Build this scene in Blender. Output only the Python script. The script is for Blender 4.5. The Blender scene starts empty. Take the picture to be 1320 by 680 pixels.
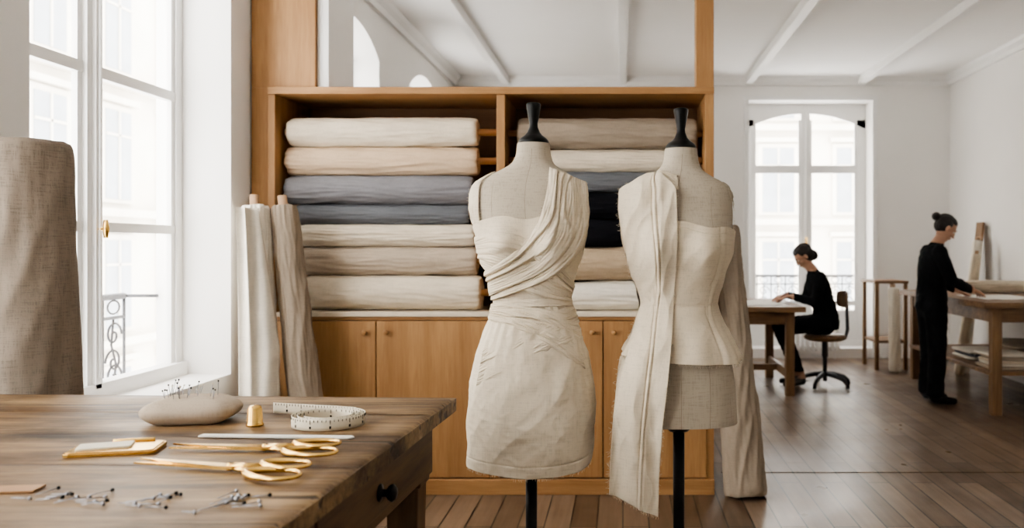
import bpy, math, random, time
import numpy as np
from mathutils import Vector, Matrix, noise, Quaternion
random.seed(7)
V=Vector
sc=bpy.context.scene
COL=sc.collection
# ------------------------------------------------------------ materials
def new_mat(name):
    m=bpy.data.materials.new(name); m.use_nodes=True
    nt=m.node_tree; b=nt.nodes['Principled BSDF']
    return m,nt,b
def N(nt,t,**k):
    n=nt.nodes.new(t)
    for a,v in k.items(): setattr(n,a,v)
    return n
def coords(nt,scale=(1,1,1),rot=(0,0,0)):
    tc=N(nt,'ShaderNodeTexCoord'); mp=N(nt,'ShaderNodeMapping')
    mp.inputs['Scale'].default_value=scale; mp.inputs['Rotation'].default_value=rot
    nt.links.new(tc.outputs['Object'],mp.inputs['Vector']); return mp.outputs['Vector']
def ramp(nt,fac,stops):
    r=N(nt,'ShaderNodeValToRGB'); e=r.color_ramp.elements
    e[0].position=stops[0][0]; e[0].color=(*stops[0][1],1)
    e[1].position=stops[-1][0]; e[1].color=(*stops[-1][1],1)
    for p,c in stops[1:-1]:
        q=e.new(p); q.color=(*c,1)
    nt.links.new(fac,r.inputs['Fac']); return r.outputs['Color']
def noiset(nt,vec,scale,detail=4,rough=.55):
    n=N(nt,'ShaderNodeTexNoise'); n.inputs['Scale'].default_value=scale
    n.inputs['Detail'].default_value=detail; n.inputs['Roughness'].default_value=rough
    nt.links.new(vec,n.inputs['Vector']); return n.outputs['Fac']
def bump(nt,b,h,strength=.3,dist=.002,prev=None):
    n=N(nt,'ShaderNodeBump'); n.inputs['Strength'].default_value=strength; n.inputs['Distance'].default_value=dist
    nt.links.new(h,n.inputs['Height'])
    if prev is not None: nt.links.new(prev,n.inputs['Normal'])
    nt.links.new(n.outputs['Normal'],b.inputs['Normal']); return n.outputs['Normal']
def c_mul(c,k): return tuple(min(1,x*k) for x in c)
def plain(name,c,rough=.6,metal=0,var=.06,nscale=8,bs=.1,spec=None):
    m,nt,b=new_mat(name); v=coords(nt)
    f=noiset(nt,v,nscale)
    nt.links.new(ramp(nt,f,[(.3,c_mul(c,1-var)),(.7,c_mul(c,1+var))]),b.inputs['Base Color'])
    b.inputs['Roughness'].default_value=rough; b.inputs['Metallic'].default_value=metal
    if spec is not None: b.inputs['Specular IOR Level'].default_value=spec
    if bs: bump(nt,b,noiset(nt,v,nscale*12),bs,.001)
    return m
def fabric(name,c,weave=900,var=.1,crease=.3,rough=.9,slub=.0,spec=.25):
    m,nt,b=new_mat(name); v=coords(nt)
    f=noiset(nt,v,7,6)
    f2=noiset(nt,coords(nt,(1,1,.08)),260,2)
    f3=noiset(nt,coords(nt,(.08,.08,1)),260,2)
    mx=N(nt,'ShaderNodeMath',operation='ADD'); nt.links.new(f2,mx.inputs[0]); nt.links.new(f3,mx.inputs[1])
    col=ramp(nt,f,[(.3,c_mul(c,1-var)),(.7,c_mul(c,1+var*.6))])
    th=ramp(nt,mx.outputs[0],[(.75,c_mul((1,1,1),.88-slub)),(1.2,(1,1,1))])
    mix=N(nt,'ShaderNodeMixRGB',blend_type='MULTIPLY'); mix.inputs['Fac'].default_value=1
    nt.links.new(col,mix.inputs[1]); nt.links.new(th,mix.inputs[2])
    nt.links.new(mix.outputs[0],b.inputs['Base Color'])
    b.inputs['Roughness'].default_value=rough; b.inputs['Specular IOR Level'].default_value=spec
    p=bump(nt,b,mx.outputs[0],.3,.0006)
    w=noiset(nt,v,26,5,.55)
    bump(nt,b,w,crease,.006,p)
    return m
def wood(name,dark,light,axis='X',scale=1,rough=.45,knots=.0,bs=.15,streak=14):
    m,nt,b=new_mat(name)
    s={'X':(.07,1,1),'Y':(1,.07,1),'Z':(1,1,.07)}[axis]
    v=coords(nt,tuple(a*scale for a in s))
    f=noiset(nt,v,streak,7,.62)
    g=noiset(nt,v,streak*7,3,.6)
    big=noiset(nt,coords(nt),1.7*scale,4)
    a=N(nt,'ShaderNodeMath',operation='MULTIPLY_ADD'); nt.links.new(g,a.inputs[0]); a.inputs[1].default_value=.35; nt.links.new(f,a.inputs[2])
    a2=N(nt,'ShaderNodeMath',operation='MULTIPLY_ADD'); nt.links.new(big,a2.inputs[0]); a2.inputs[1].default_value=.3+knots; nt.links.new(a.outputs[0],a2.inputs[2])
    mid=tuple((x+y)/2 for x,y in zip(dark,light))
    nt.links.new(ramp(nt,a2.outputs[0],[(.58,dark),(.82,mid),(1.05,light)]),b.inputs['Base Color'])
    b.inputs['Roughness'].default_value=rough; b.inputs['Specular IOR Level'].default_value=.35
    bump(nt,b,a.outputs[0],bs,.002)
    return m
def worn_top():
    m,nt,b=new_mat('worn_workbench_top')
    v=coords(nt,(.10,1.4,1.4)); f=noiset(nt,v,7,9,.68); g=noiset(nt,v,60,4,.7)
    st=noiset(nt,coords(nt,(.6,1,1)),3.6,7,.65)
    a=N(nt,'ShaderNodeMath',operation='MULTIPLY_ADD'); nt.links.new(g,a.inputs[0]); a.inputs[1].default_value=.35; nt.links.new(f,a.inputs[2])
    col=ramp(nt,a.outputs[0],[(.50,(.028,.015,.007)),(.60,(.105,.060,.028)),(.70,(.205,.128,.064)),(.86,(.36,.245,.135))])
    blot=ramp(nt,st,[(.34,(.30,.27,.23)),(.47,(.85,.85,.83)),(.68,(1.15,1.12,1.05))])
    mix=N(nt,'ShaderNodeMixRGB',blend_type='MULTIPLY'); mix.inputs['Fac'].default_value=.9
    nt.links.new(col,mix.inputs[1]); nt.links.new(blot,mix.inputs[2])
    ck=noiset(nt,coords(nt,(.035,1,1)),24,2,.5)
    ckr=ramp(nt,ck,[(.31,(.10,.08,.07)),(.35,(1,1,1))])
    mix2=N(nt,'ShaderNodeMixRGB',blend_type='MULTIPLY'); mix2.inputs['Fac'].default_value=.9
    nt.links.new(mix.outputs[0],mix2.inputs[1]); nt.links.new(ckr,mix2.inputs[2])
    nt.links.new(mix2.outputs[0],b.inputs['Base Color'])
    nt.links.new(ramp(nt,st,[(.3,(.58,)*3),(.7,(.38,)*3)]),b.inputs['Roughness']); b.inputs['Specular IOR Level'].default_value=.3
    p=bump(nt,b,a.outputs[0],.6,.004)
    bump(nt,b,ckr,.6,.003,p)
    return m
def floor_mat():
    m,nt,b=new_mat('oak_floorboards')
    v=coords(nt,(1,1,1),(0,0,math.pi/2))
    br=N(nt,'ShaderNodeTexBrick'); nt.links.new(v,br.inputs['Vector'])
    br.inputs['Scale'].default_value=1; br.inputs['Brick Width'].default_value=1.25; br.inputs['Row Height'].default_value=.13
    br.inputs['Mortar Size'].default_value=.0042; br.inputs['Mortar Smooth'].default_value=.2; br.inputs['Bias'].default_value=0
    br.inputs['Color1'].default_value=(.125,.080,.050,1); br.inputs['Color2'].default_value=(.265,.185,.125,1); br.inputs['Mortar'].default_value=(.012,.008,.006,1)
    br.offset=.37
    g=noiset(nt,coords(nt,(1,.05,1)),22,6,.6)
    gr=ramp(nt,g,[(.3,(.55,.53,.51)),(.72,(1.0,1.0,1.0))])
    mix=N(nt,'ShaderNodeMixRGB',blend_type='MULTIPLY'); mix.inputs['Fac'].default_value=1
    nt.links.new(br.outputs['Color'],mix.inputs[1]); nt.links.new(gr,mix.inputs[2])
    nt.links.new(mix.outputs[0],b.inputs['Base Color'])
    r=noiset(nt,coords(nt),3,3)
    rr=ramp(nt,r,[(.3,(.27,)*3),(.7,(.38,)*3)]); nt.links.new(rr,b.inputs['Roughness']); b.inputs['Specular IOR Level'].default_value=.4
    bump(nt,b,g,.05,.001)
    return m
def glass_mat():
    m,nt,b=new_mat('window_glass')
    tr=N(nt,'ShaderNodeBsdfTransparent'); gl=N(nt,'ShaderNodeBsdfGlossy'); gl.inputs['Roughness'].default_value=.02
    nz=noiset(nt,coords(nt),2); mul=N(nt,'ShaderNodeMath',operation='MULTIPLY'); nt.links.new(nz,mul.inputs[0]); mul.inputs[1].default_value=.08
    mx=N(nt,'ShaderNodeMixShader'); nt.links.new(mul.outputs[0],mx.inputs[0])
    nt.links.new(tr.outputs[0],mx.inputs[1]); nt.links.new(gl.outputs[0],mx.inputs[2])
    nt.links.new(mx.outputs[0],nt.nodes['Material Output'].inputs['Surface'])
    return m
M_wall=plain('white_plaster',(.84,.82,.79),.85,0,.02,1.5,.05)
M_trim=plain('white_gloss_paint',(.84,.83,.81),.4,0,.02,2,.03)
M_ceil=plain('ceiling_paint',(.87,.855,.83),.9,0,.02,1,.03)
M_floor=floor_mat(); M_glass=glass_mat()
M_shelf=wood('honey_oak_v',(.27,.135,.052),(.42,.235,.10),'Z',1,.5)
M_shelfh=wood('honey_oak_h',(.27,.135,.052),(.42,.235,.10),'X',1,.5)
M_shelfd=wood('honey_oak_shaded',(.11,.055,.024),(.175,.09,.042),'X',1,.7)  # same oak darkened: shade inside the shelving put into the colour
M_table=worn_top()
M_tabled=wood('worn_walnut_side',(.035,.019,.009),(.14,.082,.04),'Y',1.2,.55,.1,.3,10)
M_tablel=wood('worn_walnut_leg',(.035,.019,.009),(.14,.082,.04),'Z',1.2,.55,.1,.3,10)
M_wt=wood('work_table_oak',(.12,.065,.032),(.27,.16,.085),'X',1,.5)
M_wtl=wood('work_table_leg_oak',(.13,.07,.035),(.27,.16,.082),'Z',1,.5)
M_black=plain('black_lacquer',(.003,.003,.003),.3,0,.2,10,.05,.18)
M_iron=plain('wrought_iron',(.07,.07,.075),.6,.0,.2,20,.1)
M_gold=plain('polished_brass',(.80,.52,.17),.23,1,.12,30,.08)
M_steel=plain('pin_steel',(.30,.30,.32),.3,1,.05,30,.0)
M_skin=plain('skin',(.50,.29,.195),.55,0,.05,20,.05)
M_hair=plain('dark_hair',(.010,.006,.005),.45,0,.4,60,.4)
M_cloth=fabric('black_clothes',(.008,.009,.011),rough=.9,crease=.2,spec=.1)
M_shoe=plain('black_leather',(.008,.007,.007),.35,0,.2,20,.1)
M_form=fabric('dress_form_linen',(.46,.40,.315),var=.05,crease=.10,slub=.05)
M_muslin=fabric('cream_muslin',(.68,.59,.455),var=.07,crease=.24)
M_muslin2=fabric('calico_toile',(.65,.56,.425),var=.07,crease=.24)
M_thread=plain('dark_thread',(.28,.23,.17),.9,0,.1,30,0)
M_cream=fabric('bolt_cream',(.68,.59,.46)); M_beige=fabric('bolt_beige',(.58,.435,.30))
M_grey=fabric('bolt_slate_grey',(.20,.195,.205)); M_grey2=fabric('bolt_dark_grey',(.135,.14,.15))
M_greige=fabric('bolt_greige',(.45,.37,.285)); M_taupe=fabric('bolt_taupe',(.31,.25,.19))
M_tan=fabric('bolt_tan',(.44,.335,.225)); M_blk=fabric('bolt_black',(.007,.007,.009),spec=.1); M_white=fabric('bolt_white',(.76,.70,.60))
M_linen=fabric('linen_natural',(.275,.225,.178),var=.12,crease=.25,slub=.14)
M_card=plain('cardboard_core',(.36,.23,.14),.9,0,.1,15,.1)
M_dowel=wood('dowel_wood',(.30,.16,.075),(.46,.27,.13),'X')
M_paper=plain('pattern_paper',(.76,.73,.66),.8,0,.03,6,.05)
M_stone=plain('facade_stone',(.62,.58,.51),.9,0,.08,.7,.2)
M_dkglass=plain('facade_window_dark',(.30,.32,.34),.2,0,.1,2,.0)
M_tape=plain('tape_cloth',(.70,.63,.49),.6,0,.04,20,.05)
# ------------------------------------------------------------ mesh builder
class MB:
    def __init__(s): s.v=[];s.f=[];s.m=[];s.s=[]
    def add(s,vs,fs,m=0,sm=False,M=None):
        o=len(s.v)
        if M is not None: s.v.extend([tuple(M@V(p)) for p in vs])
        else: s.v.extend([tuple(p) for p in vs])
        s.f.extend([[i+o for i in f] for f in fs]); s.m.extend([m]*len(fs)); s.s.extend([sm]*len(fs))
    def box(s,x0,x1,y0,y1,z0,z1,m=0,M=None):
        vs=[(x,y,z) for x in(x0,x1) for y in(y0,y1) for z in(z0,z1)]
        s.add(vs,[(0,1,3,2),(4,6,7,5),(0,4,5,1),(2,3,7,6),(0,2,6,4),(1,5,7,3)],m,False,M)
    def grid(s,P,nu,nv,m=0,closeu=False,sm=True,M=None):
        vs=[P(i,j) for j in range(nv) for i in range(nu)]
        fs=[]
        for j in range(nv-1):
            for i in range(nu if closeu else nu-1):
                i2=(i+1)%nu; fs.append((j*nu+i,j*nu+i2,(j+1)*nu+i2,(j+1)*nu+i))
        s.add(vs,fs,m,sm,M)
    def lathe(s,prof,m=0,seg=32,M=None,sm=True,cap=True):
        n=seg
        vs=[(r*math.cos(2*math.pi*i/n),r*math.sin(2*math.pi*i/n),z) for r,z in prof for i in range(n)]
        fs=[(j*n+i,j*n+(i+1)%n,(j+1)*n+(i+1)%n,(j+1)*n+i) for j in range(len(prof)-1) for i in range(n)]
        if cap:
            fs.append(list(range(n))[::-1]); fs.append([(len(prof)-1)*n+i for i in range(n)])
        s.add(vs,fs,m,sm,M)
    def tube(s,pts,r,m=0,seg=10,closed=False,flat=1.0,M=None):
        pts=[V(p) for p in pts]; n=len(pts)
        rr=r if hasattr(r,'__len__') else [r]*n
        vs=[];up=None
        for i,p in enumerate(pts):
            if closed: t=(pts[(i+1)%n]-pts[i-1])
            else: t=pts[min(i+1,n-1)]-pts[max(i-1,0)]
            t.normalize()
            if up is None:
                up=V((0,0,1)) if abs(t.z)<.9 else V((1,0,0))
            u=(up-t*up.dot(t)).normalized(); up=u; w=t.cross(u)
            for k in range(seg):
                a=2*math.pi*k/seg
                vs.append(p+u*math.cos(a)*rr[i]*flat+w*math.sin(a)*rr[i])
        fs=[]
        for j in range(n if closed else n-1):
            j2=(j+1)%n
            for k in range(seg): fs.append((j*seg+k,j*seg+(k+1)%seg,j2*seg+(k+1)%seg,j2*seg+k))
        if not closed:
            fs.append(list(range(seg))[::-1]); fs.append([(n-1)*seg+k for k in range(seg)])
        s.add(vs,fs,m,True,M)
    def sphere(s,c,r,m=0,seg=16,M=None):
        rx,ry,rz=r if hasattr(r,'__len__') else (r,r,r)
        n=seg;h=seg//2
        vs=[(c[0]+rx*math.sin(math.pi*j/h)*math.cos(2*math.pi*i/n),c[1]+ry*math.sin(math.pi*j/h)*math.sin(2*math.pi*i/n),c[2]+rz*math.cos(math.pi*j/h)) for j in range(1,h) for i in range(n)]
        fs=[(j*n+i,(j+1)*n+i,(j+1)*n+(i+1)%n,j*n+(i+1)%n) for j in range(h-2) for i in range(n)]
        vs+= [(c[0],c[1],c[2]+rz),(c[0],c[1],c[2]-rz)]
        t=len(vs)-2
        for i in range(n):
            fs.append((t,i,(i+1)%n)); fs.append((t+1,(h-2)*n+(i+1)%n,(h-2)*n+i))
        s.add(vs,fs,m,True,M)
    def prism(s,poly,h0,h1,m=0,M=None):
        n=len(poly)
        vs=[(x,y,h0) for x,y in poly]+[(x,y,h1) for x,y in poly]
        fs=[list(range(n))[::-1],[n+i for i in range(n)]]+[(i,(i+1)%n,n+(i+1)%n,n+i) for i in range(n)]
        s.add(vs,fs,m,False,M)
    def obj(s,name,mats,bevel=0,parent=None,solid=0,sub=0,seg=2):
        me=bpy.data.meshes.new(name); me.from_pydata(s.v,[],s.f)
        for m in mats: me.materials.append(m)
        me.polygons.foreach_set('material_index',s.m); me.polygons.foreach_set('use_smooth',s.s)
        me.update()
        o=bpy.data.objects.new(name,me); COL.objects.link(o)
        if solid:
            q=o.modifiers.new('s','SOLIDIFY'); q.thickness=solid; q.offset=1
        if bevel:
            q=o.modifiers.new('b','BEVEL'); q.width=bevel; q.segments=seg; q.limit_method='ANGLE'; q.angle_limit=math.radians(50)
        if parent: o.parent=parent
        return o
def empty(name,loc=(0,0,0)):
    e=bpy.data.objects.new(name,None); e.empty_display_size=.1; COL.objects.link(e); e.location=loc; return e
def nz(x,y,z): return noise.noise(V((x,y,z)))
# ------------------------------------------------------------ people
def S(c,e): return math.copysign(abs(c)**e,c)
def cone_parts(b,p1,r1,p2,r2):
    p1=V(p1);p2=V(p2); b.sphere(p1,r1,seg=14); b.sphere(p2,r2,seg=14)
    d=(p2-p1)
    if d.length<1e-4: return
    t=d.normalized(); u=t.orthogonal().normalized(); w=t.cross(u); n=14
    vs=[p1+(u*math.cos(2*math.pi*k/n)+w*math.sin(2*math.pi*k/n))*r1 for k in range(n)]+[p2+(u*math.cos(2*math.pi*k/n)+w*math.sin(2*math.pi*k/n))*r2 for k in range(n)]
    fs=[(k,(k+1)%n,n+(k+1)%n,n+k) for k in range(n)]+[list(range(n))[::-1],[n+k for k in range(n)]]
    b.add(vs,fs)
def chain(b,pts):
    for i in range(len(pts)-1): cone_parts(b,pts[i][0],pts[i][1],pts[i+1][0],pts[i+1][1])
def rings(b,rs,n=28):
    vs=[(x+rx*math.cos(2*math.pi*k/n),ry*math.sin(2*math.pi*k/n),z) for x,z,rx,ry in rs for k in range(n)]
    fs=[(j*n+k,j*n+(k+1)%n,(j+1)*n+(k+1)%n,(j+1)*n+k) for j in range(len(rs)-1) for k in range(n)]
    fs+= [list(range(n))[::-1],[(len(rs)-1)*n+k for k in range(n)]]
    b.add(vs,fs)
def remesh(b,voxel,sm=3):
    me=bpy.data.meshes.new('t'); me.from_pydata(b.v,[],b.f); o=bpy.data.objects.new('t',me); COL.objects.link(o)
    q=o.modifiers.new('r','REMESH'); q.mode='VOXEL'; q.voxel_size=voxel
    q=o.modifiers.new('s','SMOOTH'); q.iterations=sm; q.factor=.5
    dg=bpy.context.evaluated_depsgraph_get(); r=bpy.data.meshes.new_from_object(o.evaluated_get(dg))
    bpy.data.objects.remove(o); bpy.data.meshes.remove(me)
    return r
def displace(me,fn):
    n=len(me.vertices); a=np.empty(n*3); me.vertices.foreach_get('co',a); nn=np.empty(n*3,dtype=np.float32)
    me.vertex_normals.foreach_get('vector',nn)
    a=a.reshape(-1,3); nn=nn.reshape(-1,3)
    d=np.array([fn(c) for c in a]); a=a+nn*d[:,None]
    me.vertices.foreach_set('co',a.ravel()); me.update()
def head(b,H):
    def e(c,r,seg=20): b.sphere(c,r,seg=seg,M=H)
    e((-.012,0,.028),(.09,.072,.085)); e((.022,0,-.03),(.058,.056,.082)); e((.042,0,-.083),(.034,.034,.026)); e((.0,0,-.06),(.055,.052,.05))
    e((.070,0,.024),(.018,.048,.014)); e((.088,0,-.012),(.012,.010,.026)); e((.098,0,-.026),(.013,.013,.010))
    e((.078,0,-.052),(.014,.024,.006)); e((.076,0,-.062),(.014,.021,.006)); e((.056,.036,-.028),(.02,.018,.02)); e((.056,-.036,-.028),(.02,.018,.02))
    for s in(1,-1): e((-.008,s*.072,-.008),(.017,.009,.031))
def hand(b,Hm,curl=.35,s=1):
    def P(x,y,z): return Hm@V((x*s,y*s,z*s))
    k=s
    chain(b,[(P(-.03,0,0),.021*k),(P(.01,0,0),.020*k)])
    for y in(-.028,-.009,.010,.028): chain(b,[(P(.005,y*.55,0),.015*k),(P(.045,y*.95,0),.0125*k),(P(.082,y,-.003),.011*k)])
    for y,l in((-.030,.068),(-.010,.078),(.011,.072),(.030,.057)):
        a=curl; p=(.082,y,-.003); q=[(P(*p),.0098*k)]
        for f,r_ in((.45,.0092),(.3,.0085),(.25,.0078)):
            p=(p[0]+l*f*math.cos(a),p[1]+(y*.12),p[2]-l*f*math.sin(a)); a+=curl; q.append((P(*p),r_*k))
        chain(b,q)
    chain(b,[(P(.015,-.025,-.003),.014*k),(P(.042,-.050,-.010),.0115*k),(P(.064,-.060,-.018),.010*k),(P(.084,-.058,-.026),.0085*k)])
class C3:
    __slots__=('x','y','z')
    def __init__(s,a): s.x,s.y,s.z=float(a[0]),float(a[1]),float(a[2])
def person(name,loc,rot,build,classify,hairparts,H):
    E_=empty(name); T=Matrix.Translation(loc)@Matrix.Rotation(rot,4,'Z')
    b=MB(); build(b); me=remesh(b,.0045,3)
    def fn(a):
        c=C3(a)
        if classify(c)!=0: return 0.
        return .006*nz(c.x*11,c.y*11,c.z*9)+.004*(1-abs(nz(c.x*16+c.z*8,c.y*14,c.z*12))*3)
    displace(me,fn)
    for m in(M_cloth,M_skin,M_shoe): me.materials.append(m)
    for p in me.polygons:
        p.material_index=classify(p.center); p.use_smooth=True
    me.transform(T); o=bpy.data.objects.new(name+'_body',me); COL.objects.link(o); o.parent=E_
    b=MB()
    for c,r in hairparts: b.sphere(c,r,seg=24,M=H)
    me=remesh(b,.0045,2)
    Hi=H.inverted()
    def fh(a):
        l=Hi@V(a); return .0022*math.sin(l.y*260+l.z*60)
    displace(me,fh)
    me.materials.append(M_hair)
    for p in me.polygons:p.use_smooth=True
    me.transform(T); o=bpy.data.objects.new(name+'_hair',me); COL.objects.link(o); o.parent=E_
    b=MB()
    for s in(1,-1):
        b.sphere((.071,s*.029,.003),(.010,.013,.007),0,12,M=T@H); b.sphere((.0785,s*.029,.002),(.0045,.006,.006),1,10,M=T@H)
        b.sphere((.079,s*.03,.027),(.005,.02,.004),1,10,M=T@H)
    b.obj(name+'_eyes',[M_white,M_hair],0,E_)
Hs=Matrix.Translation((.085,0,1.545))@Matrix.Rotation(math.radians(38),4,'Y')
def aim(p,d,roll=0):
    d=V(d).normalized(); y=V((0,0,1)).cross(d).normalized(); z=d.cross(y)
    m=Matrix((d,y,z)).transposed().to_4x4(); return Matrix.Translation(p)@m@Matrix.Rotation(roll,4,'X')
wr_r=V((.28,-.10,1.0)); wr_l=V((.24,.17,.985))
def b_stand(b):
    head(b,Hs)
    chain(b,[((.05,0,1.48),.05),((-.005,0,1.40),.056)])
    rings(b,[(-.03,.76,.10,.15),(-.045,.84,.13,.185),(-.045,.95,.125,.175),(-.045,1.05,.115,.155),(-.035,1.17,.125,.165),(-.03,1.27,.12,.175),(-.025,1.34,.10,.165),(-.015,1.385,.07,.11),(-.005,1.41,.05,.06)])
    for s in(1,-1):
        w=wr_l if s>0 else wr_r; el=V((.045,s*.235,1.09))
        chain(b,[((-.03,s*.145,1.335),.066),((.0,s*.195,1.23),.058),(el,.049),((el+w)/2,.044),(w-(w-el).normalized()*.03,.036)])
        chain(b,[(w-(w-el).normalized()*.08,.022),(w,.020)])
        hd=(w-el).normalized(); hd.z=-.28; hd.y-=s*.12
        hand(b,aim(w+hd.normalized()*.02,hd,0) if s<0 else aim(w+hd.normalized()*.02,hd,0)@Matrix.Scale(-1,4,(0,1,0)),.28,.95)
        chain(b,[((-.045,s*.085,.86),.105),((-.035,s*.09,.66),.092),((-.03,s*.095,.46),.078),((-.04,s*.10,.27),.072),((-.05,s*.10,.10),.074)])
        chain(b,[((-.055,s*.10,.055),.040),((.03,s*.105,.038),.036),((.11,s*.115,.030),.030)])
def cl_stand(c):
    if c.z<.072: return 2
    if c.z>1.415-.15*c.x and c.x>-.3: return 1
    if c.x>.218+(.04 if c.y<.03 else 0): return 1
    return 0
person('standing_dressmaker',(2.79,7.59,0),0,b_stand,cl_stand,
  [((-.030,0,.038),(.093,.079,.080)),((-.045,0,.0),(.07,.078,.07)),((-.135,0,.03),(.038,.040,.038)),((-.11,0,.03),(.03,.03,.03)),((-.005,.0,.065),(.07,.066,.05))],Hs)
Hq=Matrix.Translation((.175,0,1.275))@Matrix.Rotation(math.radians(42),4,'Y')
ws_r=V((.33,-.13,.888)); ws_l=V((.31,.12,.888))
def b_sit(b):
    head(b,Hq)
    chain(b,[((.14,0,1.21),.048),((.075,0,1.13),.054)])
    rings(b,[(-.04,.56,.13,.17),(-.045,.64,.135,.185),(-.04,.74,.115,.16),(-.015,.84,.11,.15),(.01,.94,.115,.16),(.03,1.02,.11,.17),(.05,1.08,.09,.16),(.065,1.12,.065,.10),(.075,1.145,.05,.055)])
    for s in(1,-1):
        w=ws_l if s>0 else ws_r; el=V((.10,s*.235,.83))
        chain(b,[((.04,s*.14,1.065),.064),((.07,s*.19,.96),.056),(el,.046),((el+w)/2,.041),(w-(w-el).normalized()*.03,.034)])
        chain(b,[(w-(w-el).normalized()*.08,.022),(w,.019)])
        hd=(w-el).normalized(); hd.z=-.2; hd.y-=s*.25
        hand(b,aim(w+hd.normalized()*.02,hd)@(Matrix.Scale(-1,4,(0,1,0)) if s>0 else Matrix()),.3,.95)
        kn=V((.40,s*.10,.575)); an=V((.22,s*.09,.13))
        chain(b,[((-.02,s*.095,.605),.098),((.18,s*.10,.60),.085),(kn,.066),((kn*.6+an*.4),.062),(an+V((.02,0,.03)),.047)])
        chain(b,[(an+V((0,0,.04)),.032),(V((.205,s*.09,.055)),.040),((.29,s*.095,.038),.036),((.37,s*.10,.028),.028)])
def cl_sit(c):
    if c.z<.085: return 2
    if c.z>1.13+max(0,(.075-c.x))*.6: return 1
    if c.z<.15: return 1
    if c.z>.8 and c.x>.30: return 1
    return 0
person('seated_dressmaker',(1.96,8.45,.012),math.pi,b_sit,cl_sit,
  [((-.028,0,.038),(.094,.080,.081)),((-.045,0,-.015),(.072,.080,.08)),((-.080,0,-.055),(.050,.060,.055)),((.0,0,.065),(.068,.066,.05))],Hq)
# ------------------------------------------------------------ room shell
XL,XR,YB,ZC=-2.1,4.06,10.6,3.48
Y0=-1.6
b=MB(); b.box(XL-.4,XR+.3,Y0-.3,YB+.5,-.1,0); b.box(.6,XR,5.22,5.3,0,.004)
b.obj('floor',[M_floor])
b=MB(); b.box(XL-.4,XR+.3,Y0-.3,YB+.5,ZC,ZC+.15); b.obj('ceiling',[M_ceil])
def arc(u,w,z_s,rise):
    R=(w*w/4+rise*rise)/(2*rise)
    return z_s+math.sqrt(max(R*R-(u-w/2)**2,0))-(R-rise)
def wall_open(name,length,height,thick,openings,M):
    b=MB(); cur=0
    for (u0,u1,z0,zs,rise) in openings:
        b.box(cur,u0,0,thick,0,height,0,M)
        if z0>0: b.box(u0,u1,0,thick,0,z0,0,M)
        w=u1-u0
        if rise>0:
            n=24
            poly=[(u0+w*i/n,arc(w*i/n,w,zs,rise)) for i in range(n+1)]+[(u1,height),(u0,height)]
            P=M@Matrix(((1,0,0,0),(0,0,1,0),(0,1,0,0),(0,0,0,1)))
            b.prism(poly,0,thick,0,P)
        else: b.box(u0,u1,0,thick,zs,height,0,M)
        cur=u1
    b.box(cur,length,0,thick,0,height,0,M)
    return b.obj(name,[M_wall])
ML=Matrix(((0,-1,0,XL),(1,0,0,Y0),(0,0,1,0),(0,0,0,1)))
MBk=Matrix(((1,0,0,XL-.4),(0,1,0,YB),(0,0,1,0),(0,0,0,1)))
MFr=Matrix(((1,0,0,XL-.4),(0,-1,0,Y0),(0,0,1,0),(0,0,0,1)))
MR=Matrix(((0,1,0,XR),(1,0,0,Y0),(0,0,1,0),(0,0,0,1)))
wz0,wzs,wr=.70,2.98,.2
lo=[(-1.2,.5),(.9,2.5),(3.02,4.57),(6.0,7.35),(8.4,9.75)]  # first two windows are out of view, added to let in more daylight
wall_open('wall_left',YB-Y0,ZC,.4,[(a-Y0,c-Y0,wz0,wzs,wr) for a,c in lo],ML)
bw=(1.56,3.10)
wall_open('wall_back',XR+.3-XL+.4,ZC,.5,[(bw[0]-XL+.4,bw[1]-XL+.4,.12,3.2,0)],MBk)
wall_open('wall_right',YB-Y0,ZC,.3,[],MR)
wall_open('wall_front_unseen',XR+.3-XL+.4,ZC,.3,[],MFr)  # unseen wall behind the camera, added solid to cut frontal fill light
def window(name,w,z0,zs,rise,M,rows,depth=.05,solid_h=.0,handle=True,f=.06,square=False):
    b=MB(); P=M
    b.box(0,f,0,depth,z0,zs,0,P); b.box(w-f,w,0,depth,z0,zs,0,P); b.box(0,w,-.03,depth,z0,z0+.07,0,P)
    n=24
    X=Matrix(((1,0,0,0),(0,0,1,0),(0,1,0,0),(0,0,0,1)))
    for i in range(n):
        a0,a1=w*i/n,w*(i+1)/n
        t0,t1=(zs+rise,zs+rise) if square else (arc(a0,w,zs,rise),arc(a1,w,zs,rise))
        q=[(a0,arc(a0,w,zs,rise)-f-.01),(a1,arc(a1,w,zs,rise)-f-.01),(a1,t1),(a0,t0)]
        b.prism(q,0,depth,0,P@X)
    b.box(w/2-.055,w/2+.055,-.012,depth,z0,zs+rise-.03,0,P)
    b.box(w/2-.02,w/2+.02,-.03,0,z0+.05,zs+rise-.06,0,P)
    for z,h in rows: b.box(f,w-f,.006,depth-.006,z-h/2,z+h/2,0,P)
    for s0,s1 in((f,w/2-.055),(w/2+.055,w-f)):
        b.box(s0,s0+.03,.012,depth-.012,z0+.07,zs,0,P); b.box(s1-.03,s1,.012,depth-.012,z0+.07,zs+.0,0,P)
        if solid_h: b.box(s0,s1,.01,depth-.01,z0,z0+solid_h,0,P)
    b.box(f,w-f,depth*.5,depth*.5+.004,z0+.05,zs+rise*.4,1,P)
    if handle:
        b.tube([(w/2,-.06,1.42),(w/2,-.062,1.46),(w/2,-.06,1.50)],[.010,.014,.010],2,10,M=P)
        b.tube([(w/2,-.0,1.46),(w/2,-.06,1.46)],.007,2,8,M=P)
        b.tube([(w/2,-.035,z0+.1),(w/2,-.035,zs)],.007,0,8,M=P)
    return b.obj(name,[M_trim,M_glass,M_gold])
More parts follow.
